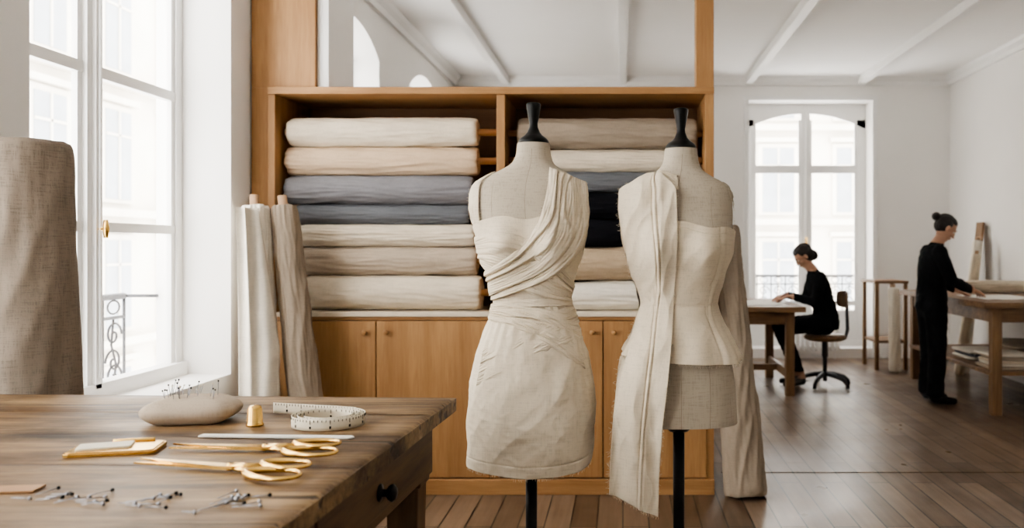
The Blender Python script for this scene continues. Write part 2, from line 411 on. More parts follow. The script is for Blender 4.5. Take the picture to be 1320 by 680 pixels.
def spiral(c,r,turns,dirn,n=26,a0=0):
    return [(c[0]+r*(1-i/n*.85)*math.cos(a0+dirn*2*math.pi*turns*i/n),0,c[1]+r*(1-i/n*.85)*math.sin(a0+dirn*2*math.pi*turns*i/n)) for i in range(n+1)]
def railing(name,w,z0,z1,M):
    b=MB()
    b.tube([(0,0,z1),(w,0,z1)],.017,0,8,M=M); b.tube([(0,0,z1-.11),(w,0,z1-.11)],.009,0,8,M=M); b.tube([(0,0,z0),(w,0,z0)],.011,0,8,M=M)
    n=max(4,round(w/.2)); st=w/n
    for i in range(n+1): b.tube([(i*st,0,z0),(i*st,0,z1)],.008,0,8,M=M)
    for i in range(n):
        cx=(i+.5)*st
        for k,(zz,d,a) in enumerate([(z1-.20,1,0),(z1-.34,-1,math.pi),(z0+.08,1,0)]):
            b.tube(spiral((cx,zz),st*.38,1.3,d,a0=a),.006,0,6,M=M)
        b.tube([(cx,0,z1-.11),(cx-.02,0,(z0+z1)/2),(cx+.02,0,z0+.15),(cx,0,z0)],.006,0,6,M=M)
        b.tube([(cx+st*.28*math.cos(t*.524),0,z1-.055+.035*math.sin(t*.524)) for t in range(12)],.005,0,6,closed=True,M=M)
    for u in (0,w): b.tube([(u,0,z1),(u,-.18,z1)],.009,0,8,M=M); b.tube([(u,0,z0),(u,-.18,z0)],.009,0,8,M=M)
    b.obj(name,[M_iron])
for i,(a,c) in enumerate(lo):
    Mx=Matrix(((0,-1,0,XL-.26),(1,0,0,a),(0,0,1,0),(0,0,0,1)))
    window('window_%d'%(i+1),c-a,wz0,wzs,wr,Mx,[(2.17,.05),(1.47,.045)])
    Mr=Matrix(((0,-1,0,XL-.56),(1,0,0,a+.02),(0,0,1,0),(0,0,0,1)))
    railing('balcony_railing' ,c-a-.04,.62,1.12,Mr)
Mx=Matrix(((1,0,0,bw[0]),(0,1,0,YB+.30),(0,0,1,0),(0,0,0,1)))
window('window_6',bw[1]-bw[0],.12,3.0,.2,Mx,[(2.37,.10),(.66,.06)],solid_h=.45,f=.11,square=True)
Mr=Matrix(((1,0,0,bw[0]+.02),(0,1,0,YB+.66),(0,0,1,0),(0,0,0,1)))
railing('balcony_railing',bw[1]-bw[0]-.04,.3,1.0,Mr)
def cornice(name,p0,p1,inward):
    b=MB(); prof=[(0,0),(0,-.10),(.035,-.10),(.05,-.06),(.09,-.03),(.11,0)]
    d=V(inward); 
    rows=[[tuple(V(p)+d*a+V((0,0,h))) for a,h in prof] for p in (p0,p1)]
    vs=rows[0]+rows[1]; n=len(prof)
    b.add(vs,[(i,(i+1)%n,n+(i+1)%n,n+i) for i in range(n)]+[list(range(n)),[n+i for i in range(n)][::-1]],0)
    b.obj(name,[M_trim])
cornice('trim_1',(XL,YB,ZC),(XR,YB,ZC),(0,-1,0))
cornice('trim_2',(XR,Y0,ZC),(XR,YB,ZC),(-1,0,0))
cornice('trim_3',(XL,Y0,ZC),(XL,YB,ZC),(1,0,0))
b=MB(); b.box(XL,bw[0]-.1,YB-.02,YB,0,.13); b.box(bw[1]+.1,XR,YB-.02,YB,0,.13); b.obj('baseboard_back',[M_trim],.004)
b=MB(); b.box(XR-.02,XR,Y0,YB-.02,0,.13); b.obj('baseboard_right',[M_trim],.004)
b=MB(); b.box(XL,XL+.02,Y0,YB-.02,0,.13); b.obj('baseboard_left',[M_trim],.004)
b=MB()
b.box(bw[0]-.06,bw[0],YB-.018,YB,0,3.2);b.box(bw[1],bw[1]+.06,YB-.018,YB,0,3.2);b.box(bw[0]-.06,bw[1]+.06,YB-.022,YB,3.2,3.25)
b.obj('trim_4',[M_trim],.004)
for k,x in enumerate((-1.45,0,1.56,2.95)):
    b=MB(); b.box(x-.045,x+.045,Y0,YB-.0,ZC-.09,ZC)
    b.obj('ceiling_beam',[M_trim],.006)
def facade(name,M,length,floors=5):
    b=MB(); b.box(0,length,0,1,-9,9,0,M)
    n=int(length/2.6)
    for f in range(floors):
        z=-7+f*3.3
        b.box(0,length,-.25,0,z-.75,z-.55,0,M)
        for i in range(n):
            u=1.1+i*2.6
            b.box(u-.15,u+1.25,-.08,0,z-.4,z+2.1,0,M); b.box(u,u+1.1,-.1,.0,z-.3,z+1.95,1,M)
            b.box(u+.52,u+.58,-.13,-.1,z-.3,z+1.95,0,M); b.box(u,u+1.1,-.13,-.1,z+1.3,z+1.36,0,M)
            b.box(u-.25,u+1.35,-.2,0,z+2.15,z+2.3,0,M)
    b.obj(name,[M_stone,M_dkglass])
facade('street_building',Matrix(((0,-1,0,-13),(1,0,0,2),(0,0,1,0),(0,0,0,1))),44,5)
facade('street_building',Matrix(((1,0,0,-4),(0,1,0,30),(0,0,1,0),(0,0,0,1))),32,5)
# ------------------------------------------------------------ shelving unit
SX0,SX1,SY0,SY1,SZ=-1.99,.51,4.78,5.30,2.27
b=MB()
b.box(SX0,SX0+.04,SY0,SY1,0,SZ,0); b.box(SX1-.05,SX1,SY0,SY1,0,SZ,0)
b.box(SX0,SX1,SY0-.01,SY1,SZ-.035,SZ+.005,1)
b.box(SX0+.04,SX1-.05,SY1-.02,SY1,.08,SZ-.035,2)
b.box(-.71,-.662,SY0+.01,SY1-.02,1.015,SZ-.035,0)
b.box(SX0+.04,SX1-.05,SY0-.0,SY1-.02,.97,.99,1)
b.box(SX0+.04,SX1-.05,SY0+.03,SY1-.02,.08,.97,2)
b.box(SX0,SX1,SY0-.03,SY0+.05,0,.085,1)
b.box(SX0+.04,SX1-.05,SY0-.015,SY1-.02,.99,1.015,3)
seams=[SX0+.03,-1.38,-.74,-.11,SX1-.04]
for i in range(4): b.box(seams[i]+.003,seams[i+1]-.003,SY0-.012,SY0+.02,.092,.966,0)
for x in (-1.44,-1.32,-.17,-.05):
    b.lathe([(.006,0),(.006,.014),(.014,.02),(.015,.028),(.008,.032)],0,16,Matrix.Translation((x,SY0-.012,.905))@Matrix.Rotation(math.pi/2,4,'X'))
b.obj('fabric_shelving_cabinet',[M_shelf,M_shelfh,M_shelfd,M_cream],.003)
b=MB(); b.box(-2.09,-1.73,SY0+.02,SY1,SZ+.006,ZC); b.box(-2.09,SX0-.002,SY0+.02,SY1,0,SZ+.006); b.box(-1.73,-1.665,SY0+.05,SY1-.02,SZ+.006,ZC-0,1)
b.obj('wood_partition_panel',[M_shelf,M_trim],.003)
b=MB(); b.box(.41,SX1,SY0+.005,SY0+.12,SZ+.006,ZC); b.obj('wood_post',[M_shelf],.003)
# ------------------------------------------------------------ fabric bolts
def bolt(name,p0,p1,r,mat,core=.02,e0=.01,e1=.04,seed=0,wr=.006,coremat=None,lipang=-1.2,nl=90,flare=0,r1=None,layers=7):
    p0=V(p0);p1=V(p1);L=(p1-p0).length
    q=(p1-p0).to_track_quat('Z','Y').to_matrix().to_4x4(); M=Matrix.Translation(p0)@q
    b=MB(); nt=96
    if r1 is None: r1=r
    def rad(th,l):
        t=l/L; R=r+(r1-r)*t
        a=(th-lipang)%(2*math.pi)
        R+=.007*a/(2*math.pi)
        R*=1+.03*nz(math.cos(th)*1.2+seed*3.1,math.sin(th)*1.2,l*2.2)
        w=nz(l*4+math.cos(th)*1.5+seed,math.sin(th)*3.5,seed*1.7)
        R+=wr*(1-abs(w)*2.6)*.9
        w2=nz(l*9+math.sin(th)*4,math.cos(th)*6+seed*2,seed)
        R+=wr*.5*w2
        e=min(l,L-l); 
        R-= .010*math.exp(-e/.012)
        return R
    ls=[0,.004,.012]+[.02+(L-.04)*i/(nl-1) for i in range(nl)]+[L-.012,L-.004,L]
    def P(i,j):
        th=2*math.pi*i/nt; l=ls[j]; R=rad(th,l)-.004
        jit=.006*nz(math.cos(th)*2+seed,math.sin(th)*2,3) if (j<2 or j>len(ls)-3) else 0
        return (R*math.cos(th),R*math.sin(th),l+jit)
    b.grid(P,nt,len(ls),0,True)
    for end,l0,sg in((0,0,1),(1,L,-1)):
        nr=layers*2+1
        def C(i,j):
            th=2*math.pi*i/nt; k=j/(nr-1)
            R=(rad(th,l0)-.004)*(1-k)+core*k
            R-= ((th-lipang)%(2*math.pi))/(2*math.pi)*(rad(th,l0)-core)/layers*.5*(1 if 0<j<nr-1 else 0)
            o=(.007 if j%2 else 0)+.004*nz(j*1.3,seed+end,math.cos(th))
            if j==0:o=0
            jit=.006*nz(math.cos(th)*2+seed,math.sin(th)*2,3)
            return (R*math.cos(th),R*math.sin(th),l0+sg*o+jit)
        b.grid(C,nt,nr,0,True)
    b.lathe([(core*.8,-e0+.001),(core,-e0),(core,L+e1),(core*.8,L+e1),(core*.78,L+e1-.02)],1,20)
    b.v=[tuple(M@V(p)) for p in b.v]
    return b.obj(name,[mat,coremat or M_dowel])
YBL=4.925
left=[(2.040,.083,M_cream,-1.915,-.835),(1.876,.082,M_beige,-1.93,-.835),(1.708,.083,M_grey,-1.93,-.86),(1.568,.060,M_grey2,-1.88,-.885),(1.447,.063,M_cream,-1.865,-.85),(1.300,.083,M_greige,-1.84,-.84),(1.118,.1,M_cream,-1.82,-.815)]
for i,(z,r,m,x0,x1) in enumerate(left):
    bolt('fabric_bolt',(x0,YBL+.01*(i%2),z),(x1,YBL+.01*(i%2),z),r-.004,m,e0=x0-(-1.948),e1=(-.712-x1),seed=i+1,layers=6)
right=[(2.032,.088,M_taupe,-.60,.42),(1.878,.065,M_cream,-.61,.41),(1.755,.058,M_grey2,-.6,.40),(1.618,.078,M_blk,-.61,.37),(1.462,.078,M_blk,-.6,.4),(1.285,.098,M_tan,-.6,.41),(1.102,.085,M_white,-.6,.42)]
for i,(z,r,m,x0,x1) in enumerate(right):
    bolt('fabric_bolt',(x0,YBL+.01*(i%2),z),(x1,YBL+.01*(i%2),z),r-.004,m,e0=x0+.66,e1=.458-x1,seed=i+11,layers=6)
RW=bolt('fabric_roll',(-1.865,4.44,.005),(-1.985,4.60,1.60),.105,M_white,core=.024,e0=0,e1=.06,seed=31,wr=.011,coremat=M_card,r1=.068,lipang=-2.2)
bolt('fabric_roll',(-1.585,4.44,.005),(-1.855,4.66,1.60),.092,M_taupe,core=.024,e0=0,e1=.06,seed=33,wr=.008,coremat=M_card,r1=.068)
b=MB()
def P(i,j):
    u=i/34;t=j/70
    wd=.085+.135*t-.10*max(0,t-.75)*2
    x=-2.000+.10*t+ (u-.25)*wd+.008*math.sin(u*14+t*3)
    y=4.49-.12*t-.085*math.sin(math.pi*min(1,u*.9+.1))+.012*math.sin(u*17+t*5)+.04*u
    z=1.585-(1.02+.30*(1-u))*t-.04*t*math.sin(u*5)
    return (x,y,z)
b.grid(P,35,71); b.obj('loose_fabric_end',[M_white],solid=.002,parent=RW)
bolt('fabric_roll',(.68,4.72,.005),(.60,5.05,1.50),.115,M_taupe,core=.02,e0=0,e1=.03,seed=41,wr=.012,r1=.075,coremat=M_card)
bolt('linen_roll',(-1.885,2.70,.005),(-1.935,2.75,1.715),.176,M_linen,core=.03,e0=0,e1=.0,seed=55,wr=.006,r1=.135,coremat=M_card,lipang=-.9,layers=8)
# ------------------------------------------------------------ foreground table
TZ=.96
tab=empty('cutting_table',(0,0,0))
R=Matrix.Translation((-.47,2.41,0))@Matrix.Rotation(math.radians(-2.6),4,'Z')
b=MB()
W=1.42; D=1.55
npl=6
for k in range(npl):
    y1=-D*k/npl-.0016; y0=-D*(k+1)/npl+.0016
    nu,nv=60,8
    def T(i,j,y0=y0,y1=y1,k=k):
        x=-W+W*i/(nu-1); y=y0+(y1-y0)*j/(nv-1)
        if i==nu-1: x+=.004*nz(y*9,k,1)
        z=TZ+.0016*nz(x*4,y*9,k*2)-.0012
        e=min(j,nv-1-j)
        if e==0: z-=.003
        if i==nu-1: z-=.006
        if i==nu-2: x=-.008; 
        if k==0 and j==nv-1: z-=.005
        return (x,y,z)
    b.grid(T,nu,nv,0,sm=True,M=R)
b.box(-W,-.0005,-D,0,TZ-.042,TZ-.006,0,R)
b.obj('table_top',[M_table],0,tab)
b=MB()
b.box(-W+.06,-.055,-.075,-.05,TZ-.2,TZ-.043,0,R); b.box(-.08,-.052,-D+.06,-.06,TZ-.2,TZ-.043,1,R); b.box(-W+.05,-W+.08,-D+.06,-.06,TZ-.2,TZ-.043,1,R)
b.box(-W+.06,-.055,-D+.05,-D+.075,TZ-.2,TZ-.043,0,R)
b.box(-.056,-.046,-.86,-.20,TZ-.175,TZ-.062,1,R)
b.obj('apron',[M_tabled,M_tabled],.003,tab)
b=MB()
for x,y in((-.11,-.11),(-W+.11,-.11),(-.11,-D+.11),(-W+.11,-D+.11)):
    b.box(x-.045,x+.05,y-.045,y+.05,TZ-.22,TZ-.043,0,R)
    s0,s1=.043,.03
    vs=[(x+a*s1,y+c*s1,0) for a,c in((-1,-1),(1,-1),(1,1),(-1,1))]+[(x+a*s0,y+c*s0,TZ-.22) for a,c in((-1,-1),(1,-1),(1,1),(-1,1))]
    b.add(vs,[(3,2,1,0),(4,5,6,7),(0,1,5,4),(1,2,6,5),(2,3,7,6),(3,0,4,7)],0,False,R)
b.obj('legs',[M_tablel],.004,tab)
b=MB()
kM=R@Matrix.Translation((-.046,-.52,TZ-.125))@Matrix.Rotation(math.pi/2,4,'Y')
b.lathe([(.02,0),(.02,.003),(.009,.006),(.008,.016),(.017,.022),(.02,.03),(.013,.037),(.001,.039)],0,24,kM)
b.obj('drawer_knob',[M_black],0,tab)
TT=TZ
pc=empty('pincushion'); b=MB()
def P(i,j):
    th=2*math.pi*i/64; ph=-math.pi/2+math.pi*j/32
    e=.55
    x=.105*S(math.cos(ph),.6)*S(math.cos(th),e); y=.072*S(math.cos(ph),.6)*S(math.sin(th),e)
    rr=max(abs(x)/.105,abs(y)/.072)
    z=.036*S(math.sin(ph),.8)*(1-.45*rr**3)
    x*=1+.07*(abs(S(math.cos(th),e)*S(math.sin(th),e))) ; 
    z+=.002*nz(x*30,y*30,1)
    if ph<-.6: z=max(z,-.027)
    return (x,y,z)
PM=Matrix.Translation((-1.04,2.06,TT+.0275))@Matrix.Rotation(.12,4,'Z')
b.grid(P,64,33,0,True,M=PM)
b.obj('cushion',[M_greige],0,pc)
b=MB()
for k in range(26):
    x=random.uniform(-.06,.06);y=random.uniform(-.035,.035); z=.022
    d=V((random.uniform(-.35,.35),random.uniform(-.3,.3),1)).normalized(); l=random.uniform(.028,.052)
    p=V((x,y,z)); b.tube([p,p+d*l],.0008,0,6,M=PM); b.sphere(tuple(p+d*l),.0023,1 if k%3 else 2,8,M=PM)
b.obj('pins',[M_steel,M_black,M_white],0,pc)
b=MB(); TM=Matrix.Translation((-.867,2.01,TT))
b.lathe([(.0165,0),(.0195,0),(.0198,.004),(.0185,.006),(.0178,.008),(.0155,.04),(.0135,.045),(.008,.0475),(.0,.048)],0,40,TM,cap=False)
for r_ in range(6):
    for k in range(26):
        a=2*math.pi*(k+.5*(r_%2))/26; z=.013+r_*.0048; rr=.0177-(z-.008)*.07
        b.sphere((rr*math.cos(a),rr*math.sin(a),z),.0009,0,6,TM)
b.obj('thimble',[M_gold])
b=MB()
h=.026
pts=[(-.885,2.16),(-.83,2.145),(-.77,2.13),(-.71,2.115),(-.655,2.095)]
turn=[]
cx,cy=-.70,2.02
for t in range(0,150):
    a=math.radians(60)-t/150*2*math.pi*2.6
    r_=.088-.034*t/150
    turn.append((cx+r_*math.cos(a)*1.0,cy+r_*.92*math.sin(a)))
full=pts+turn
dense=[]
for i in range(len(full)-1):
    a,c=V((*full[i],0)),V((*full[i+1],0)); n=max(1,int((c-a).length/.004))
    for k in range(n): dense.append(a.lerp(c,k/n))
nd=len(dense)
def TP(i,j):
    p=dense[i]
    return (p.x,p.y,TT+.0005+h*j/3)
b.grid(TP,nd,4,0,False)
acc=0
for i in range(1,nd-1):
    acc+=(dense[i]-dense[i-1]).length
    if acc>=.008:
        acc=0; t=(dense[i+1]-dense[i-1]).normalized(); nn=V((t.y,-t.x,0))
        long=(i%5==0); hh=.011 if long else .006
        for sgn in(1,-1):
            o=dense[i]+nn*sgn*.0011
            b.add([(o-t*.0006)+V((0,0,TT+h-.001)),(o+t*.0006)+V((0,0,TT+h-.001)),(o+t*.0006)+V((0,0,TT+h-hh)),(o-t*.0006)+V((0,0,TT+h-hh))],[(0,1,2,3)],1)
            if long: b.add([(o-t*.002)+V((0,0,TT+.011)),(o+t*.002)+V((0,0,TT+.011)),(o+t*.002)+V((0,0,TT+.005)),(o-t*.002)+V((0,0,TT+.005))],[(0,1,2,3)],1)
o=b.obj('tape_measure',[M_tape,M_black]); q=o.modifiers.new('s','SOLIDIFY'); q.thickness=.0012; q.offset=0
b=MB(); RM=Matrix.Translation((-.765,1.885,TT+.0005))@Matrix.Rotation(-.05,4,'Z')
b.box(-.172,.165,-.011,.011,0,.003,0,RM); b.add([(.165,-.011,0),(.176,-.002,0),(.165,.011,0),(.165,-.011,.003),(.176,-.002,.003),(.165,.011,.003)],[(0,1,2)[::-1],(3,4,5),(0,1,4,3),(1,2,5,4)],0,False,RM)
for k in range(33): b.box(-.168+k*.01,-.1676+k*.01,-.011,-.004 if k%5 else 0,.0031,.0033,1,RM)
b.obj('flat_ruler',[M_paper,M_thread])
b=MB(); CM=Matrix.Translation((-1.045,1.76,TT))@Matrix.Rotation(.22,4,'Z')
def rr(w,d,r,n=6):
    o=[]
    for cx_,cy_,a0 in((w-r,d-r,0),(-w+r,d-r,90),(-w+r,-d+r,180),(w-r,-d+r,270)):
        for k in range(n+1):
            a=math.radians(a0+90*k/n); o.append((cx_+r*math.cos(a),cy_+r*math.sin(a)))
    return o
b.prism(rr(.085,.048,.012),0,.007,0,CM); b.prism(rr(.081,.044,.01),.007,.009,0,CM)
b.prism(rr(.05,.026,.006),.009,.0135,1,CM@Matrix.Translation((-.02,.0,0))@Matrix.Rotation(.15,4,'Z'))
b.tube([(-.02,.045,.011),(.06,.046,.011)],.004,0,8,M=CM)
b.obj('brass_chalk_case',[M_gold,M_tape],.001)
def scissors(loc,ang,L=.33,op=.035):
    b=MB(); SM=Matrix.Translation(loc)@Matrix.Rotation(ang,4,'Z')
    for sg in(1,-1):
        K=SM@Matrix.Rotation(sg*op,4,'Z')
        bl=L*.58
        poly=[(-bl,-sg*.001),(-bl*.6,sg*.009),(-.03,sg*.013),(.012,sg*.011),(.02,-sg*.006),(-.01,-sg*.010),(-bl*.6,-sg*.005)]
        if sg<0: poly=poly[::-1]
        z0=.004 if sg>0 else .008
        b.prism(poly,z0,z0+.0038,0,K)
        y=-sg*.026
        b.tube([(.0,0,z0+.003),(.03,y*.25,z0+.003),(.055,y*.55,z0+.003)],[.010,.0085,.0075],0,12,flat=.55,M=K)
        rx=.054 if sg>0 else .045; ry=.030 if sg>0 else .025
        ring=[(.055+rx*.93-rx*math.cos(a),y+ (y*.4)*(1-math.cos(a))*.4+ry*math.sin(a)*(1+.25*-math.cos(a)),z0+.004) for a in [2*math.pi*k/40 for k in range(40)]]
        b.tube(ring,[.0056+.002*math.cos(2*math.pi*k/40) for k in range(40)],0,12,closed=True,M=K)
    b.lathe([(.0075,.002),(.0075,.0135),(.006,.0155),(.001,.016)],0,20,SM)
    b.box(-.0055,.0055,-.0008,.0008,.0155,.0167,1,SM)
    b.obj('fabric_shears',[M_gold,M_black])
scissors((-.735,1.755,TT),math.radians(-4),.35)
scissors((-.735,1.60,TT),math.radians(-13),.36)
b=MB()
for k in range(38):
    cl=random.choice([(-1.0,1.44,.04),(-.93,1.42,.05),(-.84,1.40,.06),(-.77,1.39,.05),(-.66,1.375,.045),(-.655,1.40,.03)])
    x=cl[0]+random.uniform(-1,1)*cl[2]; y=cl[1]+random.uniform(-1,1)*.035; a=random.uniform(-.5,1.2); l=random.uniform(.028,.046)
    d=V((math.cos(a),math.sin(a),0)); p=V((x,y,TT+.0012)); q_=p+d*l+V((0,0,.0022))
    b.tube([p,q_],[.0008,.0011],0,6)
    b.sphere(tuple(q_),(.0036,.0036,.0036),0 if k%3 else 1,10)
b.obj('scattered_pins',[M_steel,M_black])
b=MB(); b.box(-.11,.07,-.02,.02,0,.004,0,Matrix.Translation((-1.08,1.47,TT))@Matrix.Rotation(.12,4,'Z')); b.obj('wooden_ruler',[M_dowel],.0008)
# ------------------------------------------------------------ dress forms
zs=[1.72,1.71,1.675,1.645,1.62,1.595,1.5625,1.50,1.425,1.35,1.275,1.2125,1.15,1.05,.95,.825,.645,.4]
ws=[.050,.052,.055,.067,.11,.163,.181,.183,.173,.156,.127,.113,.128,.163,.183,.188,.182,.182]
ds=[.054,.055,.056,.06,.068,.08,.09,.105,.112,.112,.100,.090,.100,.118,.125,.122,.116,.116]
cs=[.007,.007,.007,.005,0,-.006,-.010,-.010,-.002,0,.004,.005,.006,.002,0,0,-.004,-.004]
zd=np.arange(.38,1.74,.002)
def dense_(a,sig=5):
    y=np.interp(zd,zs[::-1],a[::-1]); k=np.exp(-.5*(np.arange(-15,16)/sig)**2);k/=k.sum()
    return [float(q) for q in np.convolve(np.pad(y,15,mode='edge'),k,'valid')]
Wd,Dd,Cd=dense_(ws,4),dense_(ds,6),dense_(cs,7)
def frm(z):
    f=(z-.38)/.002; f=min(max(f,0),len(Wd)-1.001); i=int(f); f-=i
    return Wd[i]+(Wd[i+1]-Wd[i])*f,Dd[i]+(Dd[i+1]-Dd[i])*f,Cd[i]+(Cd[i+1]-Cd[i])*f
EXP=2.35
def surf(x,z,side=-1,off=0,flare=0):
    w,d,c=frm(z); w+=off+flare; d+=off+flare*.8
    u=min(abs(x-c)/w,1)
    y=d*(1-u**EXP)**(1/EXP)
    if side<0:
        for bx in(-.082,.086): y+=.038*math.exp(-((x-bx)/.055)**2-((z-1.385)/.062)**2)*(1-u**4)
    return side*y
def fpt(th,z,off=0,flare=0):
    w,d,c=frm(z); w2=w+off+flare
    cc,ss=math.cos(th),math.sin(th)
    x=c+w2*S(cc,2/EXP); side=-1 if ss<0 else 1
    y=side*(d+off+flare*.8)*abs(ss)**(2/EXP)
    if side<0:
        u=abs(cc)
        for bx in(-.082,.086): y-=.038*math.exp(-((x-bx)/.055)**2-((z-1.385)/.062)**2)*(1-u**4)
    else:
        y+=.02*math.exp(-((z-.92)/.09)**2)*abs(ss)
    return x,y
def lerp_t(pts,t):
    n=len(pts)-1; f=min(max(t*n,0),n-1e-6); i=int(f); f-=i
    p=[pts[max(i-1,0)],pts[i],pts[i+1],pts[min(i+2,n)]]
    return tuple(.5*((2*p[1][k])+(-p[0][k]+p[2][k])*f+(2*p[0][k]-5*p[1][k]+4*p[2][k]-p[3][k])*f*f+(-p[0][k]+3*p[1][k]-3*p[2][k]+p[3][k])*f**3) for k in range(2))
def smooth(a,b_,x):
    t=min(max((x-a)/(b_-a),0),1); return t*t*(3-2*t)
def pleat(ph,sharp=.8):
    t=ph%1.0
    return (t**.6)*(1-smooth(sharp,1,t))
def form_body(parent,zbot,M,dz=0):
    b=MB(); nt=96; zz=list(np.linspace(zbot,1.712,130))
    def P(i,j):
        th=2*math.pi*i/nt; x,y=fpt(th,zz[j]); return (x,y,zz[j])
    b.grid(P,nt,len(zz),0,True)
    for z in(zbot,1.712):
        vs=[(*fpt(2*math.pi*i/nt,z),z) for i in range(nt)]
        b.add(vs,[list(range(nt))],0)
    b.v=[tuple(M@V(p)) for p in b.v]
    b.obj('torso',[M_form],0,parent)
    b=MB()
    b.tube([(frm(z)[2],surf(frm(z)[2],z)+.0002,z) for z in np.linspace(zbot,1.69,80)],.0007,0,6,M=M)
    for sg in(-1,1):
        b.tube([(sg*(.06+.045*smooth(1.2,1.4,z)+.03*smooth(1.2,.95,z))+frm(z)[2],surf(sg*(.06+.045*smooth(1.2,1.4,z)+.03*smooth(1.2,.95,z))+frm(z)[2],z)+.0002,z) for z in np.linspace(zbot,1.585,80)],.0007,0,6,M=M)
    b.obj('seams',[M_thread],0,parent)
    b=MB(); c=.007
    b.lathe([(.046,1.705),(.049,1.712),(.049,1.720),(.043,1.729),(.030,1.738),(.021,1.748),(.0145,1.765),(.0135,1.777),(.018,1.80),(.0235,1.832),(.0235,1.839),(.019,1.843),(.001,1.844)],0,32,M@Matrix.Translation((c,0,0)))
    b.obj('neck_finial',[M_black],0,parent)
    b=MB()
    b.lathe([(.0185,.14),(.0185,zbot+.02)],0,20,M@Matrix.Translation((0,0,-dz)))
    b.lathe([(.03,zbot-.03),(.05,zbot-.012),(.05,zbot+.01)],0,24,M)
    b.lathe([(.045,.10),(.05,.13),(.03,.17),(.022,.22)],0,24,M@Matrix.Translation((0,0,-dz)))
    for k in range(3):
        a=2*math.pi*k/3+.5
        b.tube([(.03*math.cos(a),.03*math.sin(a),.14),(.12*math.cos(a),.12*math.sin(a),.13),(.2*math.cos(a),.2*math.sin(a),.07),(.25*math.cos(a),.25*math.sin(a),.02)],[.02,.018,.015,.018],0,12,M=M@Matrix.Translation((0,0,-dz)))
    b.obj('stand',[M_black],0,parent)
def ribbon(parent,name,U,L,off,npl,amp,M,mat,nt=110,ns=80,side=-1,seed=0,cr=.0025,warp=.0):
    b=MB()
    def P(i,j):
        s=i/(ns-1);t=j/(nt-1)
        a=lerp_t(U,t);c=lerp_t(L,t)
        x=a[0]+(c[0]-a[0])*s; z=a[1]+(c[1]-a[1])*s
        sp=s+warp*(math.sin(s*6.3+seed+t*2.2)*.5+nz(t*2.5,s*2,seed)*1.2)*s*(1-s)*4*.5
        e=pleat(sp*npl) if npl else 0
        am=amp*(.65+.6*nz(int(sp*npl)*3.7,t*3,seed)+.3)
        h=off+am*e+cr*nz(x*22+seed,z*22,seed)
        h+=cr*.8*(1-abs(nz(t*5+seed,s*16,seed+2))*4)+cr*.25*nz(x*60,z*60+seed,s*4)
        h=max(h,off*.7)
        w,d,cc=frm(z)
        if abs(x-cc)>w+h: x=cc+math.copysign(w+h,x-cc)
        y=surf(x,z,side,h)
        return (x,y,z)
    b.grid(P,ns,nt,0)
    b.v=[tuple(M@V(p)) for p in b.v]
    o=b.obj(name,[mat],0,parent); q=o.modifiers.new('s','SOLIDIFY'); q.thickness=.0018; q.offset=0
    return o
def fray(parent,pts,M,mat,l=.008,n=120,r=.0004,seed=1,down=None):
    rnd=random.Random(seed); b=MB()
    for k in range(n):
        f=rnd.random()*(len(pts)-1); i=int(f); p=V(pts[i]).lerp(V(pts[min(i+1,len(pts)-1)]),f-i)
        d=V((rnd.uniform(-1,1),rnd.uniform(-1,.2),rnd.uniform(-1,.6)))
        if down: d=V((rnd.uniform(-.5,.5),rnd.uniform(-.5,.2),-1))
        d=d.normalized()*l*rnd.uniform(.4,1.5)
        m_=p+d*.5+V((rnd.uniform(-1,1),0,rnd.uniform(-1,1)))*l*.2
        b.tube([p,m_,p+d],r,0,4,M=M)
    b.obj('frayed_threads',[mat],0,parent)
def px(x,y,cx=685): return ((x-cx)/400,1.38-(y-318)/400)
F1=empty('dress_form_draped_dress'); M1=Matrix.Translation((-.295,2.75,0))
form_body(F1,.70,M1)
b=MB(); nt_,nv_=300,340
HEM=.672
def dress(i,j):
    th=2*math.pi*i/nt_; v=j/(nv_-1)
    cx_,sn=math.cos(th),math.sin(th)
    xx=cx_*.18
    top=1.478-.035*abs(cx_)**2.5-.012*math.exp(-(xx/.03)**2) if sn<0 else 1.43
    hem=HEM+.010*math.sin(th*2+.6)+ .022*max(0,cx_)
    z=hem+(top-hem)*v
    x0=frm(z)[2]+frm(z)[0]*cx_
    if z>1.21:
        h=.005+.0018*nz(x0*25,z*25,2)
        h+=.0035*pleat((z*1.0+x0*.35+.012*nz(x0*8,z*8,1))*14)*(1 if sn<0 else .3)
        fl=0
    else:
        k=smooth(1.21,1.12,z)
        h=.006+.004*k
        fl=.003*k+.002*smooth(.9,.65,z)
        g=math.exp(-(1.21-z)/.13)
        h+=.0025*g*math.sin(th*27+3*nz(th,z*3,0))
        a_=z*.8+x0*.6; c_=z*.6-x0*.8
        q=nz(a_*2.0,c_*10,7+sn); h+=.0045*k*(1-abs(q)*3.2)*.8
        q=nz(a_*9+3,c_*2.6,17+sn); h+=.0022*k*(1-abs(q)*3.0)*.7
        q=nz(x0*6+z*5,z*3.2-x0*3,7+sn); h+=.008*k*q
        q=nz(x0*15+z*9,z*13-x0*9,13+sn); h+=.0022*k*q
        q=nz(x0*40+z*9,z*34-x0*9,23+sn); h+=.0009*k*(1-abs(q)*3)
        h+=.004*smooth(.72,HEM,z)*nz(th*4,0,z*2)
        h-=.0018*math.exp(-((z-(hem+.035))/.0025)**2)
    h-=.004*math.exp(-((z-1.211)/.004)**2)
    h=max(h,.003)
    x,y=fpt(th,z,h,fl)
    return (x,y,z)
b.grid(dress,nt_,nv_,0,True); b.v=[tuple(M1@V(p)) for p in b.v]
o=b.obj('muslin_dress',[M_muslin],0,F1); q=o.modifiers.new('s','SOLIDIFY'); q.thickness=.002; q.offset=0
E=lambda l,cx=685:[px(x,y,cx) for x,y in l]
